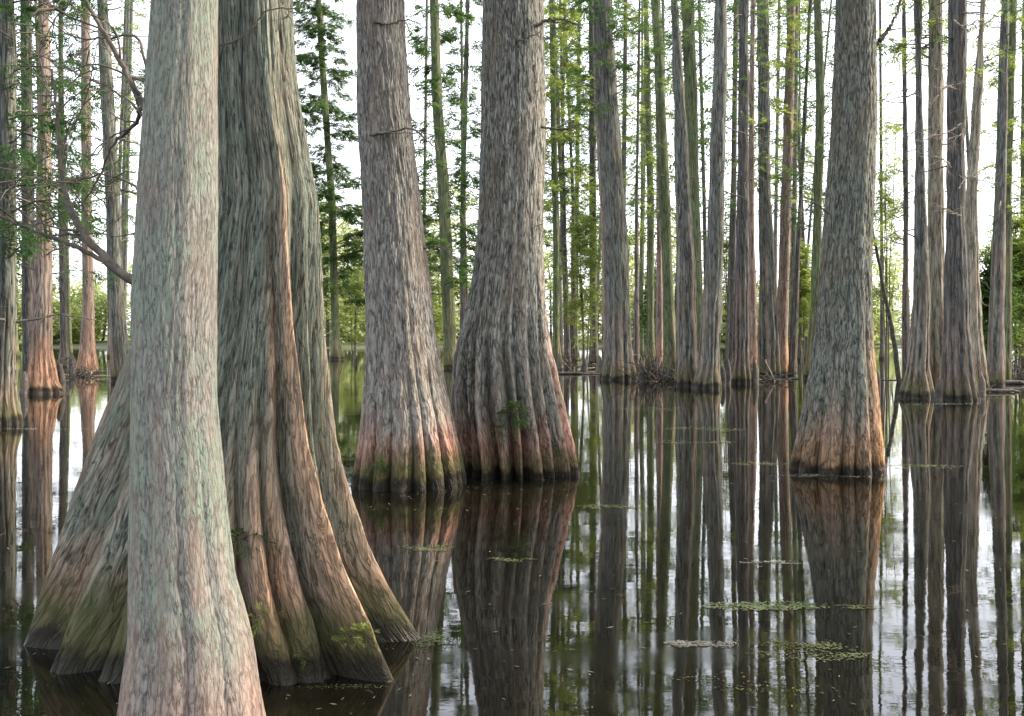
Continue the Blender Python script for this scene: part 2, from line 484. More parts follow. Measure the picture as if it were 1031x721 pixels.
def f2r(TH, Z, R):
    core = np.interp(Z, FZ, CORE)
    low = np.clip(1 - Z / 2.4, 0, 1)
    w0 = (vnoise(np.cos(TH) * 2 + 5, np.sin(TH) * 2 + 5, Z * 1.3, 77) - .5) * .07
    th = TH + w0
    best = np.zeros_like(TH); cre = np.zeros_like(TH)
    for a, e, wm in FLUTES:
        ext = np.interp(Z, FZ, e)
        if isinstance(a, tuple): a = a[0] + (a[1] - a[0]) * np.clip(Z / 2.7, 0, 1)
        d = np.abs((th - np.radians(a) + np.pi) % (2 * np.pi) - np.pi)
        w = wm / np.maximum(ext * .72, .05) * (.62 + .50 * np.exp(-np.maximum(Z, 0) / .38))
        best = np.maximum(best, np.maximum(ext - core, 0.0) * np.exp(-(d / w) ** (1.7 + 1.1 * np.exp(-np.maximum(Z, 0) / .35))))
        cre = np.maximum(cre, np.exp(-(d / w * 2.2) ** 2) * np.clip((ext - core) * 4, 0, 1))
    r = core + best
    lb = lobes(TH, Z, 9, np.random.default_rng(5), seed=31)
    lc = lobes(th, Z, 47, np.random.default_rng(6), warp=0, seed=32, lp=.8)
    r = r * (1 - .15 * (1 - low) ** .5 * (1 - lb)) * (1 - (.006 + .022 * low ** .5) * (1 - lc)) * (1 + .10 * low * (fbm(np.cos(TH) * 3.1 + 4, np.sin(TH) * 3.1, Z * 1.7, 91, 2) - .5))
    return r, cre


F2, wF2, cF2, dF2, _ = tree('buttressed_cypress', [(0, 255, 86), (100, 258, 92), (200, 268, 104), (310, 258, 140), (440, 242, 200), (560, 228, 300), (648, 224, 400)],
    'massive cypress with long flaring buttress roots, behind the slim lichen-spotted trunk', 'but', nth=1500, dz=.012, relief=.015, rf=24, seed=8, rfun=f2r, top=15, Rn=.5, tints=[((-51, -88), .15, .3, 1.6, 1), ((-31, -60), .10, 1.8, 3.3, 1), ((5, -8), .10, .9, 2.9, .3), ((-64, -104), .09, .1, .8, .5), ((-41, -76), .10, .1, .9, .2), (-157, .08, .3, 1.8, .35)])

M1, wM1, cM1, dM1, _ = tree('cypress_tree', [(0, 382, 51), (100, 386, 58), (224, 396, 62), (335, 403, 74), (391, 407, 87), (440, 411, 104), (470, 412, 116), (487, 412, 122)],
    'straight grey cypress with a broad reddish foot, between the buttressed tree and the fluted one', 'grey', nth=460, dz=.018, fl=.26, N=17, relief=.030, rf=26, fp=1.9, lp=.42, hv=.12, lw_=.05, tints=[(-25, .30, .1, .85, .8), (-100, .4, .05, .5, .35)], seed=21, top=19)
M2, wM2, cM2, dM2, _ = tree('fluted_cypress', [(0, 517, 65), (100, 517, 67), (200, 515, 69), (250, 513, 73), (300, 510, 81), (344, 507, 97), (400, 510, 117), (440, 515, 127), (476, 518, 134)],
    'thick grey cypress with deep narrow flutes around its base, centre of the picture', 'fluted', nth=520, dz=.018, fl=.50, N=19, relief=.028, rf=26, fp=1.35, lp=1.1, hv=.4, lw_=.05, tints=[(-14, .12, .6, 2.9, .85), (-45, .10, .1, 1.0, .6), (-75, .12, .1, .9, .6), (-110, .10, .1, 1.1, .55), (-140, .1, .1, .8, .5)], seed=34, top=20)  # first tint: pinkish right ridge with warm sunlight mixed into its colour
R1, wR1, cR1, dR1, _ = tree('cypress_tree', [(0, 861, 41), (117, 860, 46), (235, 854, 51), (293, 851, 54), (352, 848, 63), (400, 847, 77), (440, 845, 90), (473, 843, 102)],
    'lone tall cypress with an orange sunlit right foot, standing in the water on the right', 'olive', nth=420, dz=.018, fl=.30, N=13, relief=.028, rf=26, fp=1.6, lp=.6, lw_=.06, tints=[(-28, .26, .6, 2.0, .95), (-120, .3, .05, .6, .3)], seed=47, top=19)  # first tint paints warm sunlight onto the right foot


for k, (rt, cn, z0, tp) in enumerate([(F1, cF1, 7.5, 12.5), (F2, cF2, 8.5, 14.5), (M1, cM1, 10.5, 18.5), (M2, cM2, 10.8, 19.5), (R1, cR1, 10.8, 18.5)]):
    crown(rt, cn, z0, tp, 46, 4.2, np.random.default_rng(500 + k), 'leaf', 'twig', spray=(.35, .6), dens=1.2, pairs=4, up=.3)

# dead branches of the near trees ----------------------------------------------
def branch(root, D, pts, r0, r1, mat='twig', twigs=6, tl=.5, seed=0, name='branch', dd=0.0):
    """pts in photo pixels, starting on the trunk; dd = how far the tip moves away from the eye"""
    rg = np.random.default_rng(seed)
    n = len(pts)
    W = []
    for i, (px, py) in enumerate(pts):
        d = D + dd * i / (n - 1)
        W.append([wx(px, d) - root.location.x, d - root.location.y, wz(py, d) - root.location.z])
    P = curve(W, 7 * n, .003 * D * .2, rg)
    mb = MB()
    mb.tube(P, np.linspace(r0, r1, len(P)), 8)
    for k in range(twigs):
        i = rg.integers(len(P) // 5, len(P) - 2)
        d = P[i + 1] - P[i]; d /= np.linalg.norm(d)
        v = d * .6 + rg.normal(0, .75, 3); v /= np.linalg.norm(v)
        L = tl * rg.uniform(.4, 1)
        Q = curve([P[i], P[i] + v * L * .5, P[i] + v * L + rg.normal(0, .15 * L, 3)], 7, .01 * L, rg)
        rr = r0 + (r1 - r0) * i / len(P)
        mb.tube(Q, np.linspace(min(rr * .5, .012), .0025, 7), 5)
        for _ in range(2):
            j = rg.integers(2, 6); u = v * .5 + rg.normal(0, .6, 3)
            mb.tube([Q[j], Q[j] + u * L * .25, Q[j] + u * L * .4 + [0, 0, -.03]], [.004, .003, .002], 4)
    return mb.build(name, [M[mat]], root, smooth=True)


branch(F1, dF1, [(158, 118), (143, 105), (131, 80), (112, 45), (88, 3), (70, -50)], .017, .006, twigs=9, tl=.45, seed=1, dd=.3)
branch(F1, dF1, [(160, 110), (142, 110), (137, 125), (115, 145), (98, 182), (78, 210)], .012, .003, twigs=7, tl=.35, seed=2, dd=.3)
branch(F2, dF2 - .3, [(165, 290), (128, 280), (105, 258), (86, 238), (70, 208), (60, 165), (57, 112), (52, 70)], .030, .007, twigs=11, tl=.6, seed=3, dd=.3)
branch(F2, dF2 - .3, [(150, 290), (122, 274), (80, 250), (45, 236), (8, 221), (-30, 205)], .018, .006, twigs=9, tl=.6, seed=4, dd=.3)
branch(F2, dF2, [(150, 100), (140, 40), (108, 38), (70, 35), (20, -8)], .010, .004, twigs=8, tl=.55, seed=5, dd=.8)
branch(F2, dF2 - .27, [(222, 45), (240, 40), (255, 27), (270, 10), (300, 8)], .007, .003, twigs=2, tl=.2, seed=6, name='twig')
branch(M1, dM1 - .36, [(372, 136), (390, 133), (415, 130), (433, 144), (442, 152)], .016, .006, twigs=3, tl=.5, seed=7, name='twig')
branch(M1, dM1 - .3, [(378, 22), (392, 25), (408, 20), (425, 24)], .016, .006, twigs=2, tl=.4, seed=8, name='twig')
branch(M2, dM2 - .3, [(540, 25), (555, 20), (572, 21), (586, 28)], .025, .007, twigs=4, tl=.6, seed=9)
branch(M2, dM2 - .43, [(520, 41), (532, 38), (545, 31)], .012, .005, twigs=2, tl=.3, seed=10, name='twig')
branch(M2, dM2 - .3, [(545, 128), (556, 129), (568, 131), (585, 126), (600, 138)], .018, .006, twigs=4, tl=.6, seed=11)
branch(M2, dM2 - .3, [(505, 235), (522, 228), (545, 227)], .012, .005, twigs=2, tl=.3, seed=12, name='twig')
branch(R1, dR1 - .1, [(866, 62), (877, 50), (888, 38), (897, 25), (905, 8), (912, -20)], .045, .012, twigs=4, tl=.6, seed=13)
branch(R1, dR1 - .3, [(835, 215), (820, 205), (806, 214), (790, 205)], .014, .004, twigs=4, tl=.5, seed=14, name='twig')
branch(M1, dM1 - .1, [(425, 250), (440, 248), (456, 253)], .016, .005, twigs=2, tl=.4, seed=15, name='twig')
# leafy low limbs reaching in from the near trees on the left
for i, (rt, D, pts, sd) in enumerate([(F2, dF2, [(150, 200), (110, 175), (60, 185), (0, 160)], 31), (F2, dF2, [(150, 120), (120, 95), (70, 70), (20, 45)], 32)]):
    W = [[wx(a, D + .5 + .3 * k) - rt.location.x, .5 + .3 * k, wz(b, D + .5 + .3 * k)] for k, (a, b) in enumerate(pts)]
    rg = np.random.default_rng(sd)
    P = curve(W, 26, .008, rg); mb = MB(); mb.tube(P, np.linspace(.010, .003, 26), 6)
    for k in range(34):
        j = rg.integers(4, 25); v = np.array([rg.normal(-.3, .5), rg.normal(0, .5), rg.normal(-.1, .35)])
        L = rg.uniform(.15, .42)
        Q = P[j] + v * np.linspace(0, L, 5)[:, None]
        mb.tube(Q, np.linspace(.0035, .0015, 5), 4)
        if rg.random() < .75:
            mb.sprays(Q[[2, 3, 4]], np.repeat(v[None], 3, 0) + rg.normal(0, .3, (3, 3)), rg.uniform(.08, .15, 3), rg, 1, 7, .10)
    mb.build('leafy_branch', [M['twig'], M['leafd']], rt)

# ================================================================== mid and far trunks
# (profile, material, label, crown(z0, n, L, leaf, density))
T = [
    ([(428, 6, 36), (405, 5, 27), (300, 8, 20), (100, 8, 18), (0, 8, 16)], 'far', 'brown trunk cut by the left picture edge', (3.0, 26, 1.9, 'leafd', 1)),
    ([(392, 30, 22), (370, 29, 14), (200, 28, 13), (0, 26, 11)], 'fardark', 'dark grey trunk just left of the reddish flared one', (3.5, 26, 2.4, 'leafd', 1)),
    ([(396, 44, 46), (386, 43, 34), (350, 42, 23), (250, 44, 19), (100, 45, 14), (0, 44, 12)], 'farred', 'reddish trunk with a widely flared fluted foot, far left', (5, 14, 1.8, 'leafd', .8)),
    ([(372, 66, 16), (345, 64, 8), (200, 62, 7), (0, 61, 5)], 'fardark', 'thin dark tree between the reddish flared trunk and the orange-footed one', (6, 30, 2.6, 'leafd', 1)),
    ([(377, 88, 25), (352, 88, 16), (300, 89, 12), (200, 87, 11), (0, 86, 9)], 'farred', 'straight trunk with a glowing orange cone-shaped foot, left of the lichen-spotted tree', (6, 20, 2.0, 'leaf', .9)),
    ([(384, 122, 22), (300, 117, 16), (200, 114, 15), (100, 108, 14), (0, 103, 11)], 'far', 'grey trunk leaning slightly left, seen just left of the lichen-spotted tree', (5, 20, 2.2, 'leaf', .9)),
    ([(362, 340, 17), (342, 338, 9), (200, 334, 8), (60, 324, 7), (0, 321, 6)], 'farmosslit', 'slender leafy tree between the buttressed tree and the reddish-footed grey one', (4.0, 105, 3.0, 'leaf', 1.9)),
    ([(371, 456, 20), (345, 453, 14), (200, 447, 13), (100, 440, 11), (0, 437, 10)], 'farmosslit', 'mossy trunk leaning left in the gap left of the fluted tree', (4, 60, 2.3, 'leaf', 1)),
    ([(368, 468, 11), (200, 466, 6), (0, 471, 5)], 'far', 'thin pole-like tree touching the left edge of the fluted tree', (5, 45, 2.2, 'leaf', 1)),
    ([(369, 561, 12), (345, 560, 8), (250, 560, 7), (100, 557, 7), (0, 556, 6)], 'farmosslit', 'thin green-leaved tree touching the right edge of the fluted tree', (9, 60, 2.3, 'leafy', 1.3)),
    ([(366, 571, 7), (200, 568, 4), (0, 564, 3)], 'fardark', 'second stem to the right of the fluted tree, pencil thin', (6, 24, 1.8, 'leaf', 1)),
    ([(365, 578, 8), (200, 577, 4), (0, 568, 3)], 'fardark', 'third stem to the right of the fluted tree, leaning left', (6, 30, 2.4, 'leaf', 1)),
    ([(367, 598, 13), (345, 598, 9), (250, 597, 8), (0, 596, 7)], 'fardark', 'dark straight trunk left of the broad grey one with a greenish foot', (8, 50, 2.2, 'leaf', 1.2)),
    ([(382, 622, 42), (362, 622, 33), (300, 622, 26), (200, 618, 25), (100, 611, 23), (0, 606, 20)], 'far', 'broad grey trunk with a greenish flared foot, right of the fluted tree', (10.5, 40, 1.9, 'leaf', 1)),
    ([(374, 611, 9), (250, 609, 7), (100, 601, 6), (0, 599, 6)], 'farred', 'narrow reddish trunk half hidden behind the left side of a broad grey one', None),
    ([(376, 641, 8), (200, 641, 4), (0, 644, 3)], 'fardark', 'black wire-thin stem right of the broad grey trunk with a greenish foot', (7, 18, 1.5, 'leaf', .9)),
    ([(372, 655, 13), (345, 655, 9), (200, 655, 8), (0, 650, 6)], 'farmosslit', 'trunk with yellow-green light painted on its bark, behind the pile of dead brush', (7, 45, 1.6, 'leafy', 1.3)),
    ([(374, 664, 11), (250, 664, 7), (0, 662, 5)], 'farred', 'thin orange-brown trunk behind the pile of dead brush', (7, 12, 1.4, 'leafy', 1)),
    ([(378, 676, 19), (300, 673, 12), (150, 667, 12), (50, 663, 10), (0, 660, 10)], 'farmosslit', 'ivy-green trunk leaning left directly behind the pile of dead brush', (7, 26, 1.5, 'leaf', 1)),
    ([(389, 694, 35), (365, 692, 25), (250, 690, 20), (150, 686, 15), (0, 679, 10)], 'far', 'grey trunk leaning left, at the right end of the pile of dead brush', (12, 14, 1.4, 'leaf', .8)),
    ([(383, 703, 18), (200, 698, 13), (100, 696, 14), (0, 692, 14)], 'farmosslit', 'olive trunk squeezed in behind two grey ones leaning apart', (12, 24, 1.7, 'leaf', 1)),
    ([(391, 711, 36), (372, 713, 26), (250, 720, 19), (100, 724, 16), (0, 726, 14)], 'far', 'tall grey trunk leaning right with a tan right edge, centre of the row', (13, 12, 1.6, 'leaf', .8)),
    ([(386, 745, 31), (360, 746, 20), (200, 748, 13), (0, 749, 11)], 'fardark', 'dark trunk with a strongly fluted foot, middle of the right-hand row', (10, 16, 1.5, 'leaf', .8)),
    ([(380, 758, 13), (200, 756, 7), (0, 758, 6)], 'farred', 'thin brown trunk touching the dark one with a fluted foot', (8, 26, 1.6, 'leafy', 1)),
    ([(379, 775, 29), (300, 773, 20), (200, 770, 14), (0, 768, 12)], 'far', 'bluish grey trunk with a broad smooth foot beside an orange-footed one', (13, 12, 1.5, 'leaf', .8)),
    ([(378, 786, 21), (345, 787, 13), (150, 793, 11), (0, 797, 9)], 'farred', 'orange-footed trunk with green leaves high up, in the row left of the lone tree', (8, 55, 1.7, 'leafy', 1.2)),
    ([(379, 797, 10), (200, 806, 5), (0, 816, 4)], 'fardark', 'black stem leaning right between the orange-footed trunk and the lone tree', (8, 16, 1.6, 'leaf', .9)),
    ([(382, 815, 13), (300, 821, 10), (100, 826, 10), (0, 823, 9)], 'farmosslit', 'mossy trunk touching the left edge of the lone tree', (6, 45, 1.7, 'leaf', 1.2)),
    ([(386, 912, 10), (200, 912, 6), (0, 910, 5)], 'fardark', 'thin straight stem left of the clump of big trunks on the right', (5, 22, 1.9, 'leafy', .9)),
    ([(400, 923, 42), (372, 924, 27), (300, 928, 17), (150, 926, 11), (0, 924, 9)], 'far', 'bluish trunk, leftmost of the clump of big trunks on the right', (10, 10, 1.4, 'leaf', .8)),
    ([(399, 945, 30), (300, 943, 20), (150, 942, 17), (0, 942, 16)], 'fartan', 'olive-tan trunk squeezed in the middle of the clump on the right', (10, 16, 1.4, 'leafy', 1)),
    ([(403, 967, 46), (382, 965, 36), (330, 963, 26), (200, 962, 21), (0, 964, 20)], 'fardark', 'dark thick trunk with a fluted foot, foremost of the clump on the right', None),
    ([(394, 984, 30), (335, 979, 20), (200, 978, 14), (100, 984, 10), (0, 990, 7)], 'fartan', 'pale tan trunk behind the right side of the dark thick one', (10, 12, 1.4, 'leafy', .8)),
    ([(389, 1002, 20), (300, 1004, 15), (200, 1007, 12), (0, 1012, 9)], 'far', 'purplish grey trunk rising from the green bush at the right edge', (11, 10, 1.4, 'leaf', .8)),
    ([(386, 1013, 12), (200, 1015, 8), (0, 1020, 8)], 'farmosslit', 'greenish trunk behind the purplish one at the right edge', (6, 34, 1.6, 'leafy', 1)),
    ([(378, 1032, 12), (200, 1031, 8), (0, 1033, 8)], 'farmosslit', 'green trunk cut by the right picture edge', (4, 34, 1.8, 'leaf', 1)),
]
for i, (prof, mat, label, cw) in enumerate(T):
    by = max(p[0] for p in prof); D = dist(by)
    need = wz(-30, D)
    top = need + rng.uniform(2, 5)
    big = prof[0][2] > 25
    root, w, cen, D, top = tree('cypress_tree', prof, label, mat, nth=72 if big else 36, dz=.07 if big else .12, fl=.38 if big else .25, N=11 if big else 7,
                                relief=.05 if big else .03, rf=5, seed=100 + i, top=top)
    if D < 48:
        rg = np.random.default_rng(900 + i)
        for q in range(4 if big else 3):
            zb = rg.uniform(2.0, need); c_, r_ = cen(zb); a = rg.uniform(0, 6.28); L_ = rg.uniform(.5, 1.7)
            d_ = np.array([math.cos(a), math.sin(a), rg.normal(.05, .25)]); p0 = np.array([c_, 0, zb]) + d_ * r_ * .7
            mb = MB(); P = curve([p0, p0 + d_ * L_ * .5 + [0, 0, rg.normal(0, .1)], p0 + d_ * L_ + [0, 0, -.3 * L_ * rg.random()]], 9, .02, rg)
            mb.tube(P, np.linspace(.028, .007, 9), 5)
            for _ in range(5):
                j = rg.integers(3, 8); u = d_ * .4 + rg.normal(0, .6, 3); mb.tube(curve([P[j], P[j] + u * .2, P[j] + u * .35 + [0, 0, -.08]], 5), np.linspace(.009, .004, 5), 4)
            mb.build('branch', [M['twig']], root, smooth=True)
    if cw:
        z0, n, L, leaf, dens = cw
        rg = np.random.default_rng(200 + i)
        far = D > 48
        bx = prof[0][1]
        if 635 < bx < 840: dens *= .45
        elif bx > 900: dens *= .7
        elif 550 < bx < 635: dens *= .75
        crown(root, cen, z0, min(top, need + 1), int(n * 1.5), L, rg, leaf, 'twig', spray=(.32, .6) if far else (.24, .45), dens=dens * (1.0 if far else 1.2), pairs=5, lw=.30 if far else .22)

# bare pale twigs on the dark thick trunk of the right-hand clump
RC = [o for o in bpy.data.objects if o.get('label', '').startswith('dark thick trunk')][0]
dRC = RC.location.y
for i, pts in enumerate([[(962, 90), (952, 88), (940, 102), (930, 118)], [(968, 125), (955, 133), (940, 137), (928, 141), (915, 140)], [(972, 118), (968, 135), (950, 140), (932, 137)],
                         [(958, 168), (948, 160), (938, 158), (925, 158)], [(965, 190), (975, 178), (988, 182), (1000, 172)], [(968, 218), (955, 212), (940, 205)], [(960, 20), (975, 30), (985, 12)]]):
    branch(RC, dRC - .42, pts, .024, .007, mat='pale', twigs=10, tl=.8, seed=60 + i, name='bare_twig')

# leaning dead pole right of the lone tree
D = dist(384)
pl = empty('leaning_pole', (wx(906, D), D, 0)); tag(pl, 'thin dark dead stem leaning left, right of the lone tree', 'dead tree')
mb = MB(); P = curve([(0, 0, -.3), (wx(900, D) - wx(906, D), 0, wz(345, D)), (wx(889, D) - wx(906, D), 0, wz(285, D)), (wx(877, D) - wx(906, D), 0, wz(222, D)), (wx(873, D) - wx(906, D), 0, wz(196, D))], 26, .012, rng)
mb.tube(P, np.linspace(.11, .035, 26), 8); mb.build('trunk', [M['wet']], pl, smooth=True)
mb = MB(); mb.tube(curve([P[-4], P[-4] + [-.25, .1, .3], P[-4] + [-.3, .1, .7]], 6), np.linspace(.02, .006, 6), 5); mb.build('branch', [M['twig']], pl, smooth=True)


# ------------------------------------------------------------------ more thin trees of the wood behind
proto = {}
for k in range(42):
    rg = np.random.default_rng(700 + k)
    D = rg.uniform(66, 108) if k < 30 else rg.uniform(52, 80)
    px = rg.choice([rg.uniform(-20, 130), rg.uniform(300, 480), rg.uniform(555, 840), rg.uniform(560, 720), rg.uniform(885, 1050)], p=[.22, .13, .3, .2, .15] if k < 30 else [.14, .08, .46, .22, .10])
    by = HZ + H * F / D; w = (rg.uniform(.22, .42) if k < 30 else rg.uniform(.16, .32)) / D * F; ln = rg.normal(0, 10)
    prof = [(by, px, w * 2.1), (by - 14, px, w * 1.3), (200, px + ln * .4, w), (0, px + ln, w * .8)]
    root, ww, cen, D, top = tree('thin_tree', prof, 'thin far-off tree in the misty wood behind the bigger trunks', ['far', 'farmosslit', 'fardark', 'far'][k % 4] if k < 30 else ['fardark', 'far', 'fardark'][k % 3],
                                 group='thin trees of the misty wood behind', nth=14, dz=.4, fl=.25, N=5, relief=.0, seed=k, top=wz(-20, D) + rg.uniform(-3, 3))
    if k >= 30 and k % 3: continue
    crown(root, cen, rg.uniform(3, 14), top, int(rg.uniform(14, 34)), rg.uniform(1.4, 2.6), rg, ['leaf', 'leafy', 'leaf'][k % 3], 'twig', spray=(.5, .9), dens=.55, pairs=4, lw=.26)

# young bright bushes and saplings on the shore ----------------------------------
def bush(px, by, wpx, ytop, leaf, label, n=60, seed=0, cat='bush', name='shore_bush', spray=(.3, .55)):
    D = dist(by); rg = np.random.default_rng(seed)
    root = empty(name, (wx(px, D), D, 0)); tag(root, label, cat)
    Hh = wz(ytop, D); Wd = wpx * D / F / 2
    mb = MB(); stems = []
    for k in range(5):
        a = rg.uniform(0, 6.28); e = np.array([math.cos(a) * Wd * .5, math.sin(a) * Wd * .5, Hh * rg.uniform(.7, 1)])
        P = curve([(e[0] * .15, e[1] * .15, -.2), e * [.4, .4, .5], e], 12, .03, rg); stems.append(P)
        mb.tube(P, np.linspace(.05, .012, 12), 5)
    mb.build('stem', [M['twig']], root, smooth=True)
    mb = MB()
    cl = rg.normal(0, 1, (n, 3)); cl /= np.linalg.norm(cl, axis=1)[:, None]; cl *= rg.random((n, 1)) ** .4
    for c in cl:
        zc = .12 * Hh + (c[2] * .5 + .5) * Hh * .85
        wloc = Wd * (1.15 - .85 * (zc / Hh)) * (.65 + .7 * abs(math.sin(zc * 2.3 + seed)))
        ctr = np.array([c[0] * wloc, c[1] * wloc, zc])
        m = rg.integers(5, 30)
        P = ctr + rg.normal(0, .22, (m, 3)) * [1.3, 1.3, .7] * min(1, Wd)
        mb.sprays(P, rg.normal(0, 1, (m, 3)) * [1, 1, .35], rg.uniform(*spray, m), rg, 0, 4, .26)
    mb.build('foliage', [M[leaf]], root)
    return root


bush(590, 372, 46, 190, 'leafy', 'bright yellow-green young tree right of the fluted tree', 90, 1, 'young tree', 'young_tree')
bush(893, 368, 40, 90, 'leafy', 'tall pale green sapling in the gap right of the lone tree', 85, 2, 'young tree', 'young_tree')
bush(1000, 384, 44, 232, 'leaf', 'green bush at the foot of the purplish trunk, right edge', 90, 3)
bush(1024, 380, 40, 200, 'leafy', 'leafy bush cut by the right picture edge', 130, 4)
bush(808, 366, 34, 225, 'leafy', 'pale yellow-green shrub in the gap left of the lone tree', 110, 5)
bush(733, 364, 26, 190, 'leafy', 'yellow-green shrub glimpsed between the leaning grey trunk and the dark fluted one', 90, 6)
bush(434, 364, 30, 225, 'leafy', 'pale green shrub in the gap right of the reddish-footed grey tree', 90, 7)
bush(660, 366, 40, 250, 'leaf', 'green shrub behind the pile of dead brush', 90, 8)
bush(356, 360, 36, 250, 'leafy', 'pale shrub in the gap right of the buttressed tree', 70, 9)

# ------------------------------------------------------------------ dead wood on the water
def brush(px, by, half, hmax, n, label, seed):
    D = dist(by); bp = empty('brush_pile', (wx(px, D), D, 0)); tag(bp, label, 'brush pile')
    mb = MB(); rg = np.random.default_rng(seed)
    for k in range(n):
        x = rg.uniform(-half, half); s = np.array([x, rg.uniform(-.5, .5), rg.uniform(0, .15)])
        hgt = hmax * math.exp(-((x / half + .3) / .5) ** 2) + .2
        e = s + np.array([rg.normal(0, .7), rg.normal(0, .4), hgt * rg.uniform(.2, 1.1)])
        mid = (s + e) / 2 + rg.normal(0, .2, 3) + [0, 0, .15]
        mb.tube(curve([s, mid, e], 8, .015, rg), np.linspace(rg.uniform(.012, .035), .007, 8), 4, int(rg.random() < .10))
    mb.build('dead_twigs', [M['wet'], M['pale']], bp, smooth=True)


brush(668, 384, 1.15, 1.25, 110, 'tangled pile of dead twigs lying between the trunks of the row', 9)
brush(580, 372, 1.3, .5, 50, 'low dark brush at the water line right of the fluted tree', 10)
brush(1012, 382, 1.2, .8, 70, 'dark brush under the bushes at the right edge', 11)
brush(762, 384, .9, .5, 36, 'low twigs between the dark fluted trunk and the bluish grey one', 12)
brush(70, 380, 1.3, .5, 40, 'low dark brush behind the foot of the reddish flared trunk', 13)


def log(name, label, px, by, lpx, r, ang=0, lift=.02, mat='wet', seed=0, cat='log'):
    D = dist(by); rg = np.random.default_rng(seed); L = lpx * D / F / 2
    root = empty(name, (wx(px, D), D, 0)); tag(root, label, cat)
    n = 22; t = np.linspace(-L, L, n)
    P = np.stack([t * math.cos(ang), t * math.sin(ang), lift + .03 * np.sin(t * 1.7 + seed)], -1) + rg.normal(0, .008, (n, 3))
    R = r * (1 - .25 * (t / L * .5 + .5)) * (1 + rg.normal(0, .05, n)); R[0] *= .3; R[-1] *= .3
    mb = MB(); mb.tube(P, R, 10); mb.build('log_body', [M[mat]], root, smooth=True)
    mb = MB(); j = n // 3
    mb.tube(curve([P[j], P[j] + [.05, -.05, r * 2.2], P[j] + [.2, -.08, r * 3.4]], 6), np.linspace(r * .35, r * .12, 6), 6)
    mb.build('broken_limb', [M['twig']], root, smooth=True)


log('fallen_log', 'dark log floating at the foot of the bush, right edge', 1006, 387, 56, .10, .1, .05, seed=1)
log('fallen_log', 'grey log floating beside the clump of big trunks, nearer than the dark one', 1004, 395, 44, .06, -.12, .03, 'twig', seed=2)
log('fallen_log', 'thin log lying on the water right of the foot of the fluted tree', 585, 377, 60, .07, .06, .03, seed=3)
log('fallen_log', 'long thin log floating in the gap between the lone tree and the clump', 892, 383, 34, .05, .0, .03, seed=4)
log('fallen_log', 'thin log floating in front of the bluish grey trunk', 778, 382, 56, .045, .05, .02, 'twig', seed=5)


def knee(px, by, wpx, ytop, label, mat='wet', name='cypress_knee', cat='cypress knee', seed=0, k0=1.0):
    D = dist(by); root = empty(name, (wx(px, D), D, 0)); tag(root, label, cat)
    rg = np.random.default_rng(seed)
    zt = wz(ytop, D); r0 = wpx * D / F / 2
    z = np.linspace(-.2, zt, 14); u = np.clip(z / zt, 0, 1)
    R = r0 * (1.0 - .45 * u ** k0) * np.sqrt(np.clip(1.02 - u ** 6, .01, 1))
    th = np.linspace(0, 2 * np.pi, 20, endpoint=False); TH, Z = np.meshgrid(th, z)
    r = R[:, None] * (1 - .16 * (1 - lobes(TH, Z, 5, rg, seed=seed)))
    V = np.stack([r * np.cos(TH) + .03 * np.sin(Z * 4), r * np.sin(TH), Z], -1).reshape(-1, 3)
    i = np.arange(13)[:, None] * 20; j = np.arange(20)[None, :]; kk = (j + 1) % 20
    Q = np.stack([i + j, i + kk, i + 20 + kk, i + 20 + j], -1).reshape(-1, 4)
    mesh_np('knee_body', V, Q, [M[mat]], root)


knee(882, 393, 9, 372, 'dark stump standing in the water close to the lone tree', name='stump', cat='stump', seed=1)
knee(358, 367, 4, 358, 'tiny dark post in the bright gap right of the buttressed tree', name='stump', cat='stump', seed=2)
for i, (px, by, w, yt, lb) in enumerate([
    (563, 372, 8, 356, 'dark knee left of the yellow-green young tree'), (572, 371, 7, 351, 'knee just right of the thin green-leaved tree'),
    (588, 373, 8, 360, 'low dark knee below the yellow-green young tree'), (603, 374, 8, 358, 'knee at the left foot of the broad greenish-footed trunk'),
    (646, 384, 9, 366, 'knee at the right foot of the broad greenish-footed trunk'), (727, 389, 8, 368, 'knee right of the tall grey trunk leaning right'),
    (760, 386, 8, 362, 'knee right of the dark trunk with a fluted foot'), (733, 387, 6, 360, 'slim knee left of the dark trunk with a fluted foot'),
    (60, 395, 12, 365, 'knee at the right foot of the reddish flared trunk'), (24, 397, 10, 374, 'knee at the left foot of the reddish flared trunk'),
    (72, 374, 10, 356, 'small dark knee beside the orange cone-shaped foot'), (944, 404, 10, 380, 'knee between the two widest trunks of the clump'),
    (988, 399, 9, 378, 'knee right of the dark thick trunk of the clump')]):
    knee(px, by, w, yt, lb, M and ('wet' if i % 3 else 'twig'), seed=20 + i)


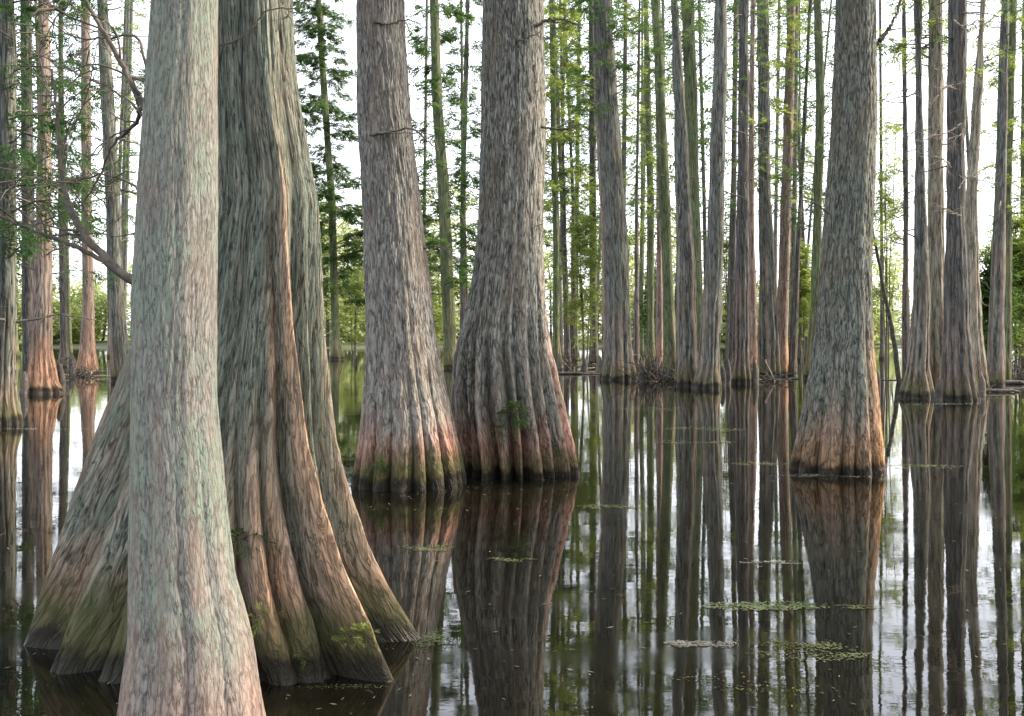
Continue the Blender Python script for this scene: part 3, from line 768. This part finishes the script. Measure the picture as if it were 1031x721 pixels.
# ------------------------------------------------------------------ floating plants
def weed(px, py, w, h, label, mat='weed', n=160, leaf=.03, seed=0, rise=.02):
    D = dist(py); rg = np.random.default_rng(seed); n = int(n * 1.7); h = h * .7
    root_loc = (wx(px, D), D, 0)
    W = w * D / F / 2; Y0 = dist(py + h / 2) - D; Y1 = dist(max(py - h / 2, HZ + 5)) - D
    k = max(5, n // 16)
    cx_ = rg.uniform(-1, 1, k); cy_ = rg.uniform(-1, 1, k)
    idx = rg.integers(0, k, n)
    u = np.clip(cx_[idx] + rg.normal(0, .22, n), -1.3, 1.3); v = np.clip(cy_[idx] + rg.normal(0, .2, n), -1.2, 1.2)
    v *= np.sqrt(np.clip(1.15 - (u / 1.35) ** 2, .02, 1))
    X = u * W; Y = np.where(v < 0, v * -Y0, v * Y1); Z = .004 + rg.random(n) ** 2 * rise
    Ls = leaf * .38 * rg.uniform(.4, 1.6, n); a = rg.uniform(0, 6.28, n)
    m = 7; V = []
    tilt = rg.normal(0, .06, (n, 2))
    for j in range(m):
        t = j / m * 2 * np.pi
        lx, ly = np.cos(t) * Ls, np.sin(t) * Ls * .5
        x = lx * np.cos(a) - ly * np.sin(a); y = lx * np.sin(a) + ly * np.cos(a)
        V.append(np.stack([X + x, Y + y, np.maximum(Z + x * tilt[:, 0] + y * tilt[:, 1], .003)], -1))
    V = np.stack(V, 1).reshape(-1, 3)
    base = np.arange(n)[:, None] * m
    Q = np.concatenate([base + [[0, 1, 2, 3]], base + [[0, 3, 4, 5]]]); T3 = base + [[0, 5, 6, 6]]
    Q = np.concatenate([Q, base + [[0, 5, 6, 0]]])[: 2 * n]
    o = mesh_np('floating_weed', V, Q, [M[mat]], None, root_loc, smooth=False)
    tag(o, label, 'water plant', kind='stuff')
    return o


WL = [
    (770, 610, 96, 12, 'pale green floating patch, the brightest one in the open water', 'weed', 420, .028),
    (705, 649, 56, 9, 'greyish floating patch left of the broad leafy one near the bottom', 'weedp', 220, .024),
    (812, 656, 96, 26, 'broad scattered patch of floating leaves near the bottom, right of the greyish one', 'weedb', 330, .024),
    (760, 690, 130, 30, 'sparse dark floating leaves below all the other patches', 'weedb', 70, .02),
    (622, 510, 62, 7, 'narrow green streak of floating plants right of the fluted tree reflection', 'weed', 150, .03),
    (715, 432, 74, 6, 'upper olive streak of floating plants in front of the row of trunks', 'weed', 150, .05),
    (700, 445, 60, 5, 'lower olive streak of floating plants in front of the row of trunks', 'weedb', 110, .05),
    (660, 412, 60, 4, 'thin streak of floating plants close to the pile of dead brush', 'weed', 110, .05),
    (430, 552, 48, 10, 'dull green floating patch right of the long buttress roots', 'weed', 200, .022),
    (515, 564, 40, 6, 'faint streak of floating leaves below the fluted tree', 'weedb', 110, .022),
    (825, 479, 78, 4, 'ring of pale scum along the foot of the lone tree', 'weedp', 200, .03),
    (925, 470, 70, 6, 'pale green streak right of the foot of the lone tree', 'weed', 200, .035),
    (770, 467, 50, 6, 'green streak left of the foot of the lone tree', 'weed', 130, .035),
    (782, 567, 56, 5, 'thin pale streak above the brightest floating patch', 'weedp', 90, .025),
    (940, 407, 90, 3, 'scum line in front of the clump of big trunks', 'weedp', 150, .05),
    (1005, 402, 50, 4, 'green film by the floating logs at the right edge', 'weed', 120, .06),
    (60, 403, 80, 4, 'yellowish scum line in front of the reddish flared trunk', 'weed', 140, .05),
    (45, 432, 70, 3, 'scum line near the left picture edge', 'weedp', 90, .04),
    (430, 646, 34, 16, 'bright green tuft floating at the tip of the right buttress root', 'weed', 220, .016),
    (330, 690, 110, 10, 'bits of duckweed along the foot of the buttress roots', 'weed', 120, .009),
    (100, 668, 70, 8, 'bits of duckweed below the left buttress roots', 'weedb', 80, .010),
    (850, 612, 60, 6, 'short faint streak right of the brightest floating patch', 'weedb', 70, .025),
]
for i, (px, py, w, h, lb, mt, n, lf) in enumerate(WL):
    weed(px, py, w, h, lb, mt, n, lf, seed=300 + i, rise=.05 if 'tuft' in lb else .004)


# ------------------------------------------------------------------ sprigs growing on the feet of the trees
def sprig(world, px, py, label, s=.12, n=9, seed=0, leaf='leafy'):
    p = surf_at(world, px, py); rg = np.random.default_rng(seed)
    root = empty('leafy_sprig', p); tag(root, label, 'plant')
    mb = MB(); tips = []
    for k in range(n):
        d = np.array([rg.normal(0, .6), -abs(rg.normal(.7, .3)), rg.normal(.25, .45)]); d /= np.linalg.norm(d)
        L = s * rg.uniform(.5, 1.2)
        P = curve([(0, .02, 0), d * L * .6, d * L + [0, 0, -.25 * L]], 6)
        mb.tube(P, np.linspace(.0022, .001, 6) * s / .12, 4); tips.append((P, d, L))
    mb.build('stem', [M['twig']], root, smooth=True)
    mb = MB()
    for P, d, L in tips:
        mb.sprays(P[[2, 4, 5]], np.repeat(d[None], 3, 0) + rg.normal(0, .4, (3, 3)), np.full(3, L * .55), rg, 0, 4, .32)
    mb.build('leaves', [M[leaf]], root)


sprig(wF2, 355, 640, 'bright green sprig low on the front of the right buttress roots', .09, 14, 1)
sprig(wF2, 372, 632, 'small yellow-green sprig on the pink ridge of the buttressed tree', .07, 8, 2)
sprig(wF2, 300, 655, 'tiny sprig on the foot of the orange buttress root', .05, 8, 5)
sprig(wF2, 262, 618, 'sprig beside the lower right edge of the lichen-spotted trunk', .09, 10, 3)
sprig(wF2, 245, 540, 'mossy sprig tucked between the lichen-spotted trunk and the buttress roots', .12, 16, 4, 'leafd')
sprig(wM2, 515, 415, 'green sprig growing among the flutes of the central tree', .22, 22, 6, 'leaf')
sprig(wM2, 506, 428, 'smaller sprig low among the flutes of the central tree', .14, 12, 7, 'leaf')
sprig(wM1, 385, 463, 'small mossy tuft on the foot of the reddish-footed grey tree', .16, 12, 8, 'leaf')

# ================================================================== the setting
# water
m, n, l = newmat('swamp_water'); t = NT(m.node_tree)
g = n.new('ShaderNodeNewGeometry')
b = n.new('ShaderNodeBsdfPrincipled')
film = t.noise(t.vmul(g.outputs['Position'], (1.2, .55, 1)), 1, 6, .7)
l.new(t.mix(t.ramp(film, .45, .75), (.004, .0035, .002), (.011, .010, .006)), b.inputs['Base Color'])
l.new(t.ramp(t.noise(t.vmul(g.outputs['Position'], (.5, 1.4, 1)), 1, 5, .65), .42, .7, .012, .07), b.inputs['Roughness']); b.inputs['IOR'].default_value = 1.5
w1 = t.noise(t.vmul(g.outputs['Position'], (2.2, 5.0, 1)), 1, 3, .5)
w2 = t.noise(t.vmul(g.outputs['Position'], (.35, .9, 1)), 1, 2, .5)
w3 = t.noise(t.vmul(g.outputs['Position'], (10, 18, 1)), 1, 2, .5)
hgt = t.math('ADD', t.math('ADD', t.math('MULTIPLY', w1, .0005), t.math('MULTIPLY', w2, .0022)), t.math('MULTIPLY', w3, .00010))
bpn = n.new('ShaderNodeBump'); bpn.inputs['Strength'].default_value = 1; bpn.inputs['Distance'].default_value = 1
l.new(hgt, bpn.inputs['Height']); l.new(bpn.outputs[0], b.inputs['Normal'])
o = n.new('ShaderNodeOutputMaterial'); l.new(b.outputs[0], o.inputs[0])
S = 900
water = mesh_np('water', [(-S, -S, 0), (S, -S, 0), (S, S, 0), (-S, S, 0)], [(0, 1, 2, 3)], [m], smooth=False)
tag(water, kind='structure')

# needles, bark flecks and broken twiglets adrift on the water, thickest round the tree feet
rg = np.random.default_rng(321)
mb = MB()
feet = [(o.location.x, o.location.y) for o in bpy.data.objects if o.type == 'EMPTY' and o.get('category') == 'tree' and o.location.y < 30]
for k in range(2600):
    if rg.random() < .5:
        fx_, fy_ = feet[rg.integers(len(feet))]; a = rg.uniform(0, 6.28); q = .5 + rg.exponential(.5)
        x, y = fx_ + math.cos(a) * q * 1.2, fy_ + math.sin(a) * q
    else:
        y = 3.6 + rg.random() ** 1.6 * 26; x = rg.uniform(-.6, .6) * y
    L_ = rg.uniform(.004, .02) * (1 + y * .05); a = rg.uniform(0, 3.14); w_ = L_ * rg.uniform(.08, .35)
    c_, s_ = math.cos(a), math.sin(a); z = .003 + rg.random() * .003
    mb.add([(x - c_ * L_, y - s_ * L_, z), (x + s_ * w_, y - c_ * w_, z), (x + c_ * L_, y + s_ * L_, z + .002), (x - s_ * w_, y + c_ * w_, z)], [(0, 1, 2, 3)], int(rg.random() < .35) + int(rg.random() < .2))
tag(mb.build('floating_litter', [M['twig'], M['weedb'], M['weedp']]), 'needles and bark flecks adrift on the dark water', 'litter', kind='stuff')

# far shore and the wood on it
nx, ny = 80, 24
X, Y = np.meshgrid(np.linspace(-400, 400, nx), np.linspace(0, 500, ny))
Y0 = 150 + 12 * np.sin(X / 37) + 7 * np.sin(X / 13 + 1)
Yw = Y0 + Y
Z = -.3 + np.minimum(Y * .08, .9) + (vnoise(X * .05, Y * .05, X * 0, 5)) * np.minimum(Y * .02, 1.5)
i = np.arange(ny - 1)[:, None] * nx; j = np.arange(nx - 1)[None, :]
Q = np.stack([i + j, i + j + 1, i + nx + j + 1, i + nx + j], -1).reshape(-1, 4)
m, n, l = newmat('shore_ground'); t = NT(m.node_tree); g = n.new('ShaderNodeNewGeometry')
b = n.new('ShaderNodeBsdfPrincipled'); b.inputs['Roughness'].default_value = .95
l.new(t.mix(t.ramp(t.noise(g.outputs['Position'], .5, 5), .4, .6), (.05, .045, .025), (.07, .10, .03)), b.inputs['Base Color'])
o = n.new('ShaderNodeOutputMaterial'); l.new(b.outputs[0], o.inputs[0])
tag(mesh_np('ground', np.stack([X, Yw, Z], -1).reshape(-1, 3), Q, [m]), kind='structure')

rg = np.random.default_rng(77)
mb = MB()
for k in range(240):
    x = rg.uniform(-150, 150); y = 156 + 12 * math.sin(x / 37) + 7 * math.sin(x / 13 + 1) + rg.uniform(0, 40)
    hh = rg.uniform(13, 23) + 5 * math.sin(x / 22 + 2)
    if rg.random() < .4: hh *= .5
    mb.tube([(x, y, -.2), (x + rg.normal(0, .4), y, hh * .5), (x + rg.normal(0, .8), y, hh)], [.28, .2, .05], 6, 0)
    m_ = 55
    for q in range(m_ // 5):
        c = np.array([x, y, hh * rg.uniform(.12, 1)]); wd = 3.6 * (1.1 - .6 * c[2] / hh)
        c[:2] += rg.normal(0, wd * .5, 2)
        kk = 36
        P = c + rg.normal(0, 1, (kk, 3)) * [1.1, 1.1, .6]
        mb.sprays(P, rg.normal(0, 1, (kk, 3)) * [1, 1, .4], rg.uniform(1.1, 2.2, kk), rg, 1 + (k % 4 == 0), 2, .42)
tag(mb.build('far_wood', [M['far'], M['leafhaze'], M['leafy']]), 'pale green wood on the far shore, its mist painted into the leaves', 'woodland', kind='stuff')

# the same swamp wood goes on beside and behind the eye: it shades the near water and trunks
rg = np.random.default_rng(99)
mb = MB(); cnt = 0
while cnt < 120:
    x, y = rg.uniform(-60, 60), rg.uniform(-60, 75)
    rr_ = math.hypot(x, y)
    if rr_ < 7 or (y > 0 and abs(x) < y * .62 + 5): continue
    cnt += 1
    hh = rg.uniform(14, 22); tr_ = rg.uniform(.2, .42)
    zz_ = np.array([-.3, .5, 1.5, 4, 10, hh]); mb.tube(np.stack([x + zz_ * rg.normal(0, .015), y + zz_ * 0, zz_], -1), tr_ * np.array([2.1, 1.6, 1.2, 1, .75, .15]), 10, 0)
    for q in range(16):
        c = np.array([x, y, rg.uniform(4.5, hh)]); c[:2] += rg.normal(0, 1.7, 2)
        P = c + rg.normal(0, 1, (20, 3)) * [.9, .9, .45]
        mb.sprays(P, rg.normal(0, 1, (20, 3)) * [1, 1, .3], rg.uniform(.5, .9, 20), rg, 1, 3, .30)
tag(mb.build('surrounding_wood', [M['far'], M['leaf']]), 'swamp wood going on outside the picture', 'woodland', kind='stuff')

# sky and sun
EL, AZ = 30.0, 78.0      # sun height; azimuth from the view direction, towards the right
w = bpy.data.worlds.new('World'); SC.world = w; w.use_nodes = True
nt = w.node_tree; bg = nt.nodes['Background']
sky = nt.nodes.new('ShaderNodeTexSky'); sky.sky_type = 'NISHITA'; sky.sun_disc = False
sky.sun_elevation = rad(EL); sky.sun_rotation = rad(AZ); sky.air_density = 1.0; sky.dust_density = 4.0; sky.ozone_density = 1.0
t = NT(nt)
tcw = nt.nodes.new('ShaderNodeTexCoord')
cl = t.noise(t.vmul(tcw.outputs['Generated'], (2.0, 2.0, 5.0)), 1, 5, .55)
veil = t.mix(t.ramp(cl, .3, .7), (5.4, 5.5, 6.0), (6.8, 6.8, 7.1))       # thin bright overcast over the clear sky
nt.links.new(t.mix(.7, sky.outputs[0], veil), bg.inputs[0]); bg.inputs[1].default_value = .12
sd = bpy.data.lights.new('sun', 'SUN'); sd.energy = 2.4; sd.angle = rad(3); sd.color = (1, .86, .68)
so = bpy.data.objects.new('sun', sd); COL.objects.link(so)
dv = Vector((math.sin(rad(AZ)) * math.cos(rad(EL)), math.cos(rad(AZ)) * math.cos(rad(EL)), math.sin(rad(EL))))
so.rotation_euler = dv.to_track_quat('Z', 'Y').to_euler(); so.location = (30, 0, 30)

# camera: level, the frame shifted down so that trunks stay upright as in the photograph
cd = bpy.data.cameras.new('camera'); cam = bpy.data.objects.new('camera', cd); COL.objects.link(cam)
cd.sensor_width = 36; cd.lens = F / 1031 * 36; cd.clip_start = .1; cd.clip_end = 3000
cd.shift_y = -(360.5 - HZ) / 1031
cam.location = (0, 0, H); cam.rotation_euler = (rad(90), 0, 0)
SC.camera = cam

SC.view_settings.view_transform = 'Standard'; SC.view_settings.look = 'None'; SC.view_settings.gamma = 1
SC.view_settings.exposure = 2.15
SC.cycles.use_denoising = True
SC.cycles.max_bounces = 8; SC.cycles.transparent_max_bounces = 8; SC.cycles.volume_bounces = 1
SC.cycles.diffuse_bounces = 3; SC.cycles.glossy_bounces = 3
